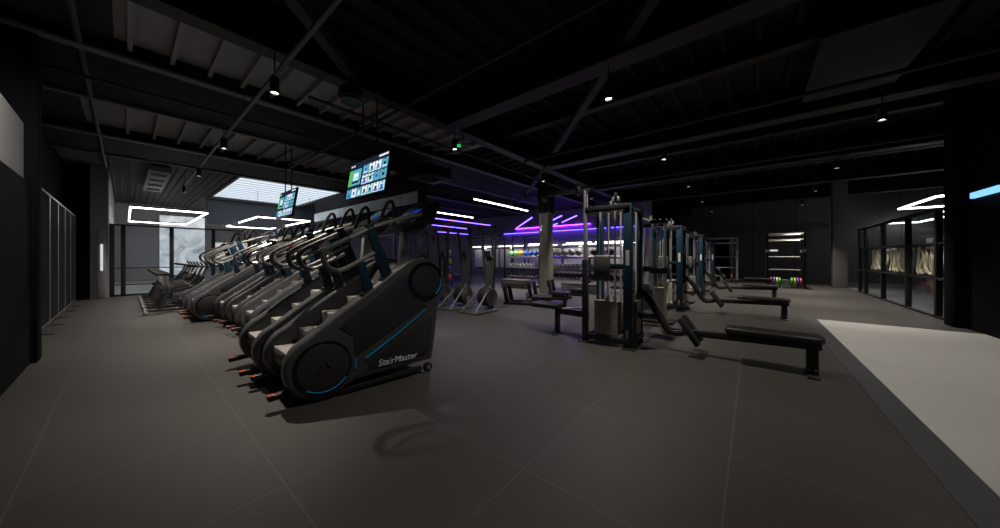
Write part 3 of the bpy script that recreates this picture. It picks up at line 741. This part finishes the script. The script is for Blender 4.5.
# low grey box under the coloured balls, long plyo bench under the second rack
def crate(x, y, dx, dy, h, label, m, name='plyo_box'):
    t = thing(name, label, 'plyo box', (x, y, 0))
    b = MB(); b.box((-dx / 2, -dy / 2, 0), (dx / 2, dy / 2, h * .86)); b.build('body', m, t, bevel=.01)
    b = MB(); b.box((-dx / 2 - .01, -dy / 2 - .01, h * .86), (dx / 2 + .01, dy / 2 + .01, h)); b.build('padded_top', M['greypad'], t, bevel=.012)
crate(10.85, 8.0, .5, 1.3, .36, 'speckled grey plyo box on the floor before the coloured medicine balls', M['greypad'])
crate(10.95, 5.0, .45, 1.5, .34, 'dark plyo box on the floor before the grey medicine balls', M['purplewall'])
# tree of medicine balls behind the ski machines
t = thing('medicine_ball_tree', 'upright stand holding yellow, blue and red balls beyond the ski machines', 'ball stand', (9.0, 10.3, 0))
b = MB(); b.bar((.20, 0, 0), (.20, 0, 1.75), .06, .06); b.build('post', M['blk'], t)
b = MB(); b.box((-.25, -.25, 0), (.25, .25, .03)); b.build('base_plate', M['blk'], t, bevel=.006)
for k in range(4):
    z = .35 + k * .36
    b = MB(); b.tube([(.0 + .10 * math.cos(a * PI / 8), .10 * math.sin(a * PI / 8), z) for a in range(16)], .01, 6, closed=True); b.bar((.10, 0, z), (.20, 0, z), .03, .02); b.build('ball_ring', M['steel'], t)
for k, (mn, cn) in enumerate((('red', 'red'), ('bluer', 'blue'), ('yellow', 'yellow'), ('lime', 'green'))):
    med(M[mn], (9.0, 10.3, .35 + k * .36 + .105), '%s medicine ball on the upright stand beyond the ski machines' % cn, None, .125)
med(M['yellow'], (8.0, 10.6, .17), 'yellow medicine ball on the floor behind the stair climber console', None, .17)

# ---------------------------------------------------------------- training rig and mirrors in the purple zone
def make_rig(x, y, label):
    t = thing('training_rig', label, 'training rig', (x, y, 0), group='black training rigs before the purple wall')
    for dx in (-.6, .6):
        for dy in (-.9, .9):
            b = MB(); b.bar((dx, dy, 0), (dx, dy, 2.6), .08, .08); b.build('upright', M['blk'], t)
            b = MB(); b.box((dx - .1, dy - .1, 0), (dx + .1, dy + .1, .012)); b.build('foot_plate', M['blk'], t)
    for dy in (-.9, .9):
        b = MB(); b.bar((-.6, dy, 2.56), (.6, dy, 2.56), .07, .07); b.build('cross_beam', M['blk'], t)
    for dx in (-.6, .6):
        b = MB(); b.bar((dx, -.9, 2.5), (dx, .9, 2.5), .07, .07); b.build('cross_beam', M['blk'], t)
    b = MB(); b.cyl((0, -.9, 2.45), (0, .9, 2.45), .018, 8); b.build('pull_up_bar', M['chrome'], t)
    b = MB(); b.cyl((-.6, -1.05, 1.2), (-.6, 1.05, 1.2), .014, 8); b.build('barbell', M['chrome'], t)
    return t
make_rig(14.6, 13.0, 'black training rig before the purple wall, straight behind the ski machines')
make_rig(14.8, 9.8, 'black training rig before the purple wall, in line with the push sleds')
make_rig(12.2, 16.5, 'black training rig in the far corner beyond the stair climber console')
make_rig(9.6, 15.5, 'black training rig behind the stair climber handrails')
for k, (y0, y1) in enumerate(((4.3, 6.4), (6.6, 8.9), (9.1, 11.4), (11.6, 13.9), (14.1, 16.4))):
    t = thing('wall_panel', 'pale lit wall panel behind the racks, %s counted from the cable towers' % names[k], 'wall panel', (16.97, (y0 + y1) / 2, .35), group='pale wall panels')
    h = (y1 - y0) / 2
    b = MB(); b.box((-.02, -h, .25), (.02, h, 1.55)); b.build('panel', M['white'], t, smooth=0)
    b = MB(); b.box((-.035, -h, .20), (.02, h, .25)); b.box((-.035, -h, 1.55), (.02, h, 1.60)); b.build('frame', M['blk'], t, smooth=0)
    b = MB(); b.box((-.34, -h + .1, 1.72), (-.30, h - .1, 1.75)); b.box((-.32, -.02, 1.6), (-.0, .02, 1.62)); b.build('added_strip', M['led'], t, smooth=0)  # strip added to brighten the white panel
    b = MB(); b.box((-.37, -h + .05, 1.755), (-.27, h - .05, 1.78)); b.box((-.28, -h + .05, 1.70), (-.27, h - .05, 1.755)) if False else None; b.build('strip_shield', M['blk'], t, smooth=0)  # shield added so the strip lights only downward

# ---------------------------------------------------------------- cable towers
def make_tower():
    t = thing('cable_tower', 'teal and steel cable tower nearest the lettered stair climber, with lat seat and row bench', 'cable machine', group='cable towers in a line')
    # local origin: (4.65, 1.38)
    W, D = .62, .68
    def post(x, y, h, m, w=.10, name='post'):
        b = MB(); b.bar((x, y, 0), (x, y, h), w, w * .9, (1, 0, 0)); return b.build(name, m, t, bevel=.012)
    p = post(.03, .03, 2.12, M['teal'], .125); post(W - .1, .0, 2.12, M['teal'], .075); post(W, D, 2.15, M['teal'], .11)
    b = MB(); b.box((-.03, .0, 1.22), (-.024, .05, 1.44)); b.build('instruction_label', M['white'], p, smooth=0)
    b = MB(); b.box((-.03, .015, .16), (-.024, .05, .28)); b.build('maker_plate', M['tan'], p, smooth=0)
    b = MB(); b.bar((.0, D, 0), (.0, D, 1.3), .085, .085, (1, 0, 0)); b.build('post', M['blk'], t, bevel=.01)
    b = MB(); b.cyl((.0, D, 1.1), (.0, D, 2.40), .036, 14); b.build('steel_column', M['steel'], t)
    # base frame
    b = MB()
    for a, c in (((0, 0), (W, 0)), ((0, D), (W, D)), ((0, 0), (0, D)), ((W, 0), (W, D))): b.bar((a[0], a[1], .10), (c[0], c[1], .10), .07, .08)
    b.build('base_frame', M['blk'], t, bevel=.006)
    for x, y in ((0, 0), (W, 0), (0, D), (W, D)):
        b = MB(); b.box((x - .09, y - .09, 0), (x + .09, y + .09, .015)); b.build('foot_plate', M['blk'], t, bevel=.004)
    # top frame
    b = MB()
    for a, c in (((0, 0), (W, 0)), ((0, D), (W, D)), ((0, 0), (0, D)), ((W, 0), (W, D))): b.bar((a[0], a[1], 2.08), (c[0], c[1], 2.08), .07, .09)
    b.build('top_frame', M['blk'], t, bevel=.006)
    # lat arm over the seat with pulleys
    b = MB(); b.bar((.0, D - .05, 2.40), (.02, D + .84, 2.43), .05, .06); b.bar((.0, D, 2.1), (.0, D, 2.43), .06, .06); b.build('lat_arm', M['blk'], t)
    for q in ((.0, D + .12, 2.38), (.02, D + .76, 2.36), (.0, .2, 2.2), (.3, .34, 2.2)):
        b = MB(); b.cyl((q[0] - .015, q[1], q[2]), (q[0] + .015, q[1], q[2]), .055, 18); pl = b.build('pulley', M['steel'], t, bevel=.006)
        b = MB(); b.cbox((q[0], q[1], q[2] + .05), (.06, .04, .10)); b.build('pulley_bracket', M['blk'], pl, bevel=.004)
    b = MB(); b.cyl((.02, D + .81, 2.36), (.02, D + .81, 1.90), .005, 6); b.build('lat_cable', M['blkrub'], t)
    b = MB(); b.tube(smooth_path([(-.28, D + .66, 1.76), (-.2, D + .70, 1.86), (.02, D + .81, 1.90), (.24, D + .92, 1.86), (.32, D + .96, 1.76)], 2), .015, 8); b.build('lat_bar', M['chrome'], t)
    # weight stacks with guide rods
    def stack(x, y, dx, dy, n):
        b = MB()
        for k in range(n): b.box((x - dx / 2, y - dy / 2, .16 + k * .034), (x + dx / 2, y + dy / 2, .16 + k * .034 + .030))
        st = b.build('weight_stack', M['stack'], t, bevel=.003, seg=1)
        for s in (-1, 1):
            b = MB()
            q = (x, y + s * dy * .32) if dy > dx else (x + s * dx * .32, y)
            b.cyl((q[0], q[1], .12), (q[0], q[1], 2.08), .016, 10); b.build('guide_rod', M['chrome'], t)
        b = MB(); b.cyl((x, y, .16 + n * .034), (x, y, 2.05), .006, 6); b.build('stack_cable', M['blkrub'], t)
        b = MB(); b.box((x - .03, y - .03, .16 + n * .034), (x + .03, y + .03, .16 + n * .034 + .10)); b.build('selector_stem', M['steel'], t, bevel=.006)
    stack(.09, .36, .16, .36, 15); stack(.40, .05, .30, .15, 15); stack(.52, .40, .15, .32, 13)
    # chest pad on a teal arm
    b = MB(); b.bar((.02, .03, 1.20), (-.03, .36, 1.20), .06, .075); b.build('pad_arm', M['teal'], t, bevel=.008)
    b = MB(); b.box((-.13, .26, .98), (-.04, .50, 1.37)); b.build('chest_pad', M['greypad'], t, bevel=.035, seg=3)
    # lat pulldown seat
    b = MB(); b.bar((.12, D, .40), (.16, D + .62, .40), .07, .09); b.bar((.15, D + .58, .0), (.15, D + .58, .40), .08, .06); b.box((.0, D + .54, 0), (.3, D + .62, .02)); b.build('seat_frame', M['blk'], t, bevel=.006)
    b = MB(); b.box((.0, D + .50, .445), (.32, D + 1.06, .53)); b.build('seat_pad', M['vinyl'], t, bevel=.025, seg=3)
    b = MB(); b.bar((.15, D + .08, .50), (.16, D + .46, .46), .12, .025); b.build('seat_rail_cover', M['panelw'], t, bevel=.004)  # chrome plate, its bright reflection put in as white colour
    b = MB(); b.bar((.15, D + .44, .42), (.15, D + .44, .68), .05, .05); b.build('thigh_post', M['blk'], t)
    # accessory tray
    b = MB(); b.prism([(.26, -.16), (.32, -.26), (.48, -.30), (.60, -.24), (.64, -.06), (.26, -.03)], .42, .50, 'z'); b.build('tray', M['shell'], t, bevel=.015)
    # low row bench, toward the pale floor
    x = .32
    b = MB(); b.tube(smooth_path([(x, -.02, .84), (x, -.12, .78), (x, -.22, .66), (x, -.42, .30), (x, -.50, .26), (x, -.62, .28)], 2), .052, 10); b.build('swan_neck', M['blk'], t)
    b = MB(); b.cyl((x - .02, -.18, .80), (x + .02, -.18, .80), .06, 18); b.build('row_pulley', M['steel'], t, bevel=.005)
    b = MB(); b.bar((x, -.46, .285), (x, -1.98, .33), .07, .085); b.build('bench_beam', M['blk'], t, bevel=.008)
    for s in (-1, 1):
        b = MB(); b.bar((x + s * .15, -.60, .50), (x + s * .15, -.82, .17), .15, .06, (0, 1, .5)); b.build('foot_board', M['blkrub'], t, bevel=.01)
        b = MB(); b.cyl((x, -.73, .30), (x + s * .2, -.73, .30), .018, 8); b.build('foot_board_axle', M['steel'], t)
    b = MB(); b.prism([(-.13, 0), (.13, 0), (.15, .3), (.15, .86), (.10, .90), (-.10, .90), (-.15, .86), (-.15, .3)], .375, .445, 'z'); b.v = [(x + p_, -1.10 - q_, z_) for p_, q_, z_ in b.v]; b.build('bench_pad', M['vinyl'], t, bevel=.022, seg=3)
    b = MB(); b.bar((x, -1.90, .0), (x, -1.90, .33), .10, .10, (0, 1, 0)); lg = b.build('bench_leg', M['blk'], t, bevel=.006)
    b = MB(); b.box((x - .20, -1.95, 0), (x + .20, -1.85, .018)); b.build('leg_foot', M['blk'], lg, bevel=.005)
    for s in (-1, 1):
        b = MB(); b.cyl((x - .05, -1.90 + s * .025, .06), (x - .06, -1.90 + s * .025, .06), .011, 8); b.build('bolt', M['steel'], lg)
    # long boom carried overhead toward the next tower
    b = MB(); b.tube([(W, D - .2, 2.16), (W + 3.2, D - .2, 2.16)], .032, 10); b.build('overhead_boom', M['rail'], t)
    return t
tw = make_tower(); tw.location = (4.65, 1.38, 0)
dup(tw, (8.70, 1.38, 0), None, 'teal and steel cable tower second in line, behind the nearest one')
dup(tw, (12.75, 1.38, 0), None, 'teal and steel cable tower third in line, further into the hall')
dup(tw, (16.80, 1.38, 0), None, 'teal and steel cable tower last in line before the power racks')
for c_ in list(COL.objects):                           # nothing beyond the last tower to carry a boom to
    if c_.name.startswith('overhead_boom') and c_.parent is not None and c_.parent.location.x > 16: bpy.data.objects.remove(c_)
# adjustable pulley columns between the towers
def make_colm():
    t = thing('cable_column', 'slim steel cable column with a bright blue strap, between the first two towers', 'cable machine', group='slim cable columns')
    for y in (-.12, .12):
        b = MB(); b.cyl((0, y, .05), (0, y, 2.05), .022, 10); b.build('guide_rod', M['chrome'], t)
    b = MB(); b.box((-.2, -.28, 0), (.2, .28, .05)); b.build('base_plate', M['blk'], t, bevel=.008)
    b = MB(); b.box((-.06, -.16, 2.03), (.06, .16, 2.11)); b.build('top_cap', M['blk'], t, bevel=.008)
    b = MB()
    for k in range(18): b.box((.06, -.10, .06 + k * .036), (.20, .10, .06 + k * .036 + .031))
    b.build('weight_stack', M['stack'], t, bevel=.003, seg=1)
    for y in (-.06, .06):
        b = MB(); b.cyl((.13, y, .05), (.13, y, 2.05), .014, 8); b.build('stack_rod', M['chrome'], t)
    b = MB(); b.box((-.05, -.16, 1.0), (.05, .16, 1.12)); b.cyl((-.09, 0, 1.06), (-.04, 0, 1.06), .05, 14); b.build('carriage', M['blk'], t, bevel=.008)
    return t
cl = make_colm(); cl.location = (7.0, 1.5, 0)
dup(cl, (7.75, 1.95, 0), None, 'slim steel cable column without a strap, close before the second tower')
dup(cl, (10.5, 1.6, 0), None, 'slim steel cable column between the second and third towers')
dup(cl, (14.6, 1.6, 0), None, 'slim steel cable column between the third and last towers')
b = MB(); b.tube([(0, .09 * math.cos(a * PI / 9), .0 + .13 * math.sin(a * PI / 9)) for a in range(18)], .022, 8, closed=True); o = b.build('hanging_strap', M['skyblue']); o.location = (6.86, 1.49, 1.80); tag(o, 'bright blue looped strap hanging from the slim cable column', 'strap')

# ---------------------------------------------------------------- power racks with plates
def make_cage(x, y, label, um='blk'):
    t = thing('power_rack', label, 'power rack', (x, y, 0), group='power racks at the far end')
    for dx in (-.55, .55):
        for dy in (-.6, .6):
            b = MB(); b.bar((dx, dy, 0), (dx, dy, 2.4), .075, .075); b.build('upright', M[um], t)
            b = MB(); b.box((dx - .06, dy - .045, 1.55), (dx - .04, dy + .045, 1.68)); b.build('j_hook', M['chrome'], t)
    for z in (2.36, 2.1, 1.35, .75):
        for dx in ((-.55, .55) if z > 1.5 else (.55,)):
            b = MB(); b.cyl((dx, -.6, z), (dx, .6, z), .022, 8); b.build('cross_bar', M['chrome'], t)
    for dy in (-.6, .6):
        b = MB(); b.bar((-.55, dy, 2.36), (.55, dy, 2.36), .07, .07); b.bar((-.75, dy, .04), (.75, dy, .04), .08, .08); b.build('side_beam', M['blk'], t)
    b = MB(); b.box((-.66, -.1, .0), (-.4, .1, .35)); b.build('plate_stand', M['steel'], t, bevel=.01)
    return t
make_cage(18.9, -1.10, 'black power rack with coloured bumper plates before the grey far wall')
make_cage(20.9, 1.25, 'steel grey power rack partly hidden by the cable towers', 'steel')
def plate(x, y, m, label, r=.225):
    b = MB(); b.cyl((0, -.03, 0), (0, .03, 0), r, 28); b.m = 1; b.cyl((0, -.034, 0), (0, .034, 0), .05, 16)
    o = b.build('bumper_plate', [m, M['steel']], bevel=.008); o.location = (x, y, r); tag(o, label, 'weight plate', 'bumper plates standing by the power racks')
for dy, mn, l in ((.50, 'red', 'red bumper plate at the doorway end of the rack'), (.40, 'bluer', 'blue bumper plate beside the doorway-end red one'), (.30, 'yellow', 'yellow bumper plate beside the doorway-end blue one'), (.20, 'green', 'green bumper plate beside the doorway-end yellow one'), (-.20, 'green', 'green bumper plate at the studio side of the stand'), (-.30, 'yellow', 'yellow bumper plate in the studio-side set'), (-.40, 'violet', 'violet bumper plate between yellow and red ones'), (-.50, 'red', 'red bumper plate at the studio end of the rack')):
    plate(18.35, -1.10 + dy * .95, M[mn], l)
for dy, mn, l in ((.3, 'yellow', 'yellow bumper plate of the rack hidden by the towers'), (-.05, 'green', 'green bumper plate of the rack hidden by the towers'), (-.4, 'red', 'red bumper plate of the rack hidden by the towers')):
    plate(19.85, 1.25 + dy, M[mn], l)

# ---------------------------------------------------------------- partition screens along the left wall
def make_screen():
    t = thing('partition_screen', 'black mesh partition screen closest to the camera along the dark wall', 'partition screen', group='black partition screens in a line')
    b = MB(); b.box((-.012, -.57, .10), (.012, .57, 2.52)); b.build('mesh_panel', M['mesh'], t, smooth=0)
    for y in (-.58, .58):
        b = MB(); b.bar((0, y, .0), (0, y, 2.56), .03, .03); b.build('upright', M['rail'], t)
    b = MB(); b.bar((0, -.58, 2.54), (0, .58, 2.54), .03, .03); b.bar((0, -.58, .09), (0, .58, .09), .03, .03); b.build('rail', M['rail'], t)
    b = MB(); b.box((-.06, -.62, 0), (.16, -.54, .02)); b.build('foot', M['blk'], t, bevel=.005)
    return t
scn = make_screen(); scn.location = (-.94, 9.98 - 1.2, 0)
for k in range(5):
    dup(scn, (-.94, 9.98 + 1.2 * k, 0), None, 'black mesh partition screen %s along the dark wall' % ['second', 'third', 'fourth', 'fifth', 'sixth'][k])

# ---------------------------------------------------------------- prints on the back wall
def print_panel(x0, x1, z0, z1, m, label):
    t = thing('backlit_print', label, 'backlit print', ((x0 + x1) / 2, 25.95, z0))
    b = MB(); b.box((-(x1 - x0) / 2, 0, 0), ((x1 - x0) / 2, .03, z1 - z0)); b.build('print_face', m, t, smooth=0)
    b = MB(); w2 = (x1 - x0) / 2; h = z1 - z0
    for lo, hi in (((-w2 - .03, -.01, -.03), (w2 + .03, .05, 0)), ((-w2 - .03, -.01, h), (w2 + .03, .05, h + .03)), ((-w2 - .03, -.01, 0), (-w2, .05, h)), ((w2, -.01, 0), (w2 + .03, .05, h))): b.box(lo, hi)
    b.build('frame', M['steel'], t, smooth=0)
print_panel(1.24, 3.1, .3, 3.72, M['mural'], 'tall backlit print of pale ice seen through the glass partition')
print_panel(3.5, 6.2, .85, 2.25, M['mural2'], 'backlit print of white blossom beyond the exercise bikes')

# ---------------------------------------------------------------- studio behind the glass wall
def loops(x0, x1, label):
    """a bay of pale gold interlaced hoops between two black rails"""
    n = max(3, int(round((x1 - x0) / .30)))
    t = thing('gold_band_screen', label, 'decorative screen', ((x0 + x1) / 2, YR - .12, .89), group='gold band screens on the glass wall')
    wd = x1 - x0
    for i in range(n):
        r = wd / n * .64; c = -wd / 2 + r * 1.12 + .03 + (wd - 2.24 * r - .06) * i / (n - 1)
        ph = (i % 2) * .6
        pts = [(c + r * math.cos(2 * PI * k / 20 + ph) * (1 + .12 * math.sin(k * 1.3 + i)), .02 * math.sin(2 * PI * k / 20 * 2 + i), (.36 + .33 * math.sin(2 * PI * k / 20))) for k in range(20)]
        b = MB(); b.tube(pts, .030, 8, closed=True); b.build('gold_hoop', M['gold'], t)
    b = MB(); b.bar((-wd / 2, 0, .0), (wd / 2, 0, .0), .03, .04); b.bar((-wd / 2, 0, .72), (wd / 2, 0, .72), .03, .04); b.build('rail', M['blk'], t)
loops(11.42, 12.98, 'screen of pale gold hoops in the glass bay beside the black wall')
loops(13.12, 14.98, 'screen of pale gold hoops in the middle glass bay of the studio')
loops(15.12, 16.88, 'screen of pale gold hoops in the far glass bay of the studio')
t = thing('shelving_unit', 'tall white open shelving unit inside the studio', 'shelving unit', (20.6, -6.0, 0))
for y in (-.5, .5):
    b = MB(); b.box((-.2, y - .03, 0), (.2, y + .03, 2.1)); b.build('side_panel', M['white'], t, bevel=.004)
for z in (.3, .9, 1.5, 2.05):
    b = MB(); b.box((-.2, -.5, z), (.2, .5, z + .04)); b.build('shelf', M['white'], t, bevel=.004)
t = thing('wooden_bench', 'pale wooden step bench on the studio floor', 'bench', (18.9, -5.6, 0))
for y in (-.45, .0, .45):
    b = MB(); b.box((-.2, y - .03, .0), (.2, y + .03, .42 if y < .2 else .75)); b.build('leg', M['wood'], t, bevel=.004)
b = MB(); b.box((-.22, -.48, .42), (.22, .03, .47)); b.build('seat', M['wood'], t, bevel=.004)
b = MB(); b.box((-.22, -.03, .75), (.22, .48, .80)); b.build('raised_seat', M['wood'], t, bevel=.004)
t = thing('wall_shelf', 'long white wall shelf with two boards in the studio', 'shelf', (20.5, -11.9, 0))
for z in (1.2, 1.6):
    b = MB(); b.box((-3, 0, z), (3, .25, z + .05)); b.build('board', M['white'], t, bevel=.004)
# emergency light on the far wall
t = thing('emergency_wall_lamp', 'small white emergency light glowing on the far wall above the power rack', 'emergency light', (XF - .03, -.95, 1.72))
b = MB(); b.box((-.04, -.2, -.05), (.02, .2, .07)); b.build('casing', M['white'], t, bevel=.01)
b = MB(); b.box((-.05, -.17, -.04), (-.04, .17, .05)); b.build('tube', M['dimw'], t, smooth=0)

# ---------------------------------------------------------------- things under the ceiling
t = thing('air_cassette', 'square grey ceiling air conditioning cassette beyond the television', 'air conditioner', (5.55, 7.1, 3.55))
b = MB(); b.box((-.48, -.48, 0), (.48, .48, .03)); b.build('grille_panel', M['flange'], t, bevel=.008)
b = MB(); b.box((-.40, -.40, .03), (.40, .40, .32)); b.build('body', M['steelblk'], t, bevel=.01)
b = MB()
for k in range(7): b.box((-.22, -.22 + k * .07, -.008), (.22, -.19 + k * .07, .0))
b.build('grille', M['steelblk'], t, smooth=0)
for s in (-1, 1):
    for q in (-1, 1):
        b = MB(); b.cyl((s * .35, q * .35, .32), (s * .35, q * .35, 1.3), .008, 6); b.build('hanger_rod', M['blk'], t)
t = thing('ceiling_speaker', 'black rounded ceiling speaker hanging near the track spotlights', 'speaker', (2.2, 4.75, 3.72))
b = MB(); b.tube([(0, 0, 0), (0, 0, .05), (0, 0, .18), (0, 0, .26)], [.15, .19, .17, .07], 24); b.build('cabinet', M['blkrub'], t)
b = MB(); b.tube([(.15 * math.cos(a * PI / 12), .15 * math.sin(a * PI / 12), .0) for a in range(24)], .012, 6, closed=True); b.build('rim', M['blk'], t)
b = MB(); b.cyl((0, 0, .26), (0, 0, 1.1), .012, 8); b.build('stem', M['blk'], t)
t = thing('exit_sign', 'small green lit exit sign under the ceiling beyond the television', 'exit sign', (4.55, 4.75, 3.7), math.radians(40))
b = MB(); b.box((-.02, -.17, -.02), (.02, .17, .03)); b.build('casing', M['white'], t, bevel=.005)
b = MB(); b.box((-.026, .05, -.024), (.026, .15, -.02)); b.box((-.026, .05, -.024), (-.02, .15, .02)); b.build('green_face', M['exitg'], t, smooth=0)
b = MB(); b.cyl((0, 0, .03), (0, 0, .9), .008, 6); b.build('stem', M['blk'], t)
t = thing('ceiling_raft', 'dark rectangular acoustic raft under the ceiling over the pale floor', 'acoustic panel', (6.9, -1.25, 4.2))
b = MB(); b.box((-1.1, -.55, 0), (1.1, .55, .04)); b.build('board', M['raft'], t, bevel=.006)
for s in (-.9, .9):
    for q in (-.4, .4):
        b = MB(); b.cyl((s, q, .04), (s, q, .7), .005, 6); b.build('wire', M['blk'], t)

t = thing('ceiling_duct', 'grey ventilation duct with square grilles along the ceiling beyond the light track', 'air duct', (.7, 16.6, 4.0))
b = MB(); b.box((-.25, -2.3, 0), (.25, 2.3, .18)); b.build('duct_body', M['concrete'], t, bevel=.01)
for y in (-1.7, -.6, .5, 1.6):
    b = MB(); b.box((-.17, y - .2, -.012), (.17, y + .2, .0)); b.build('grille', M['steelblk'], t, smooth=0)
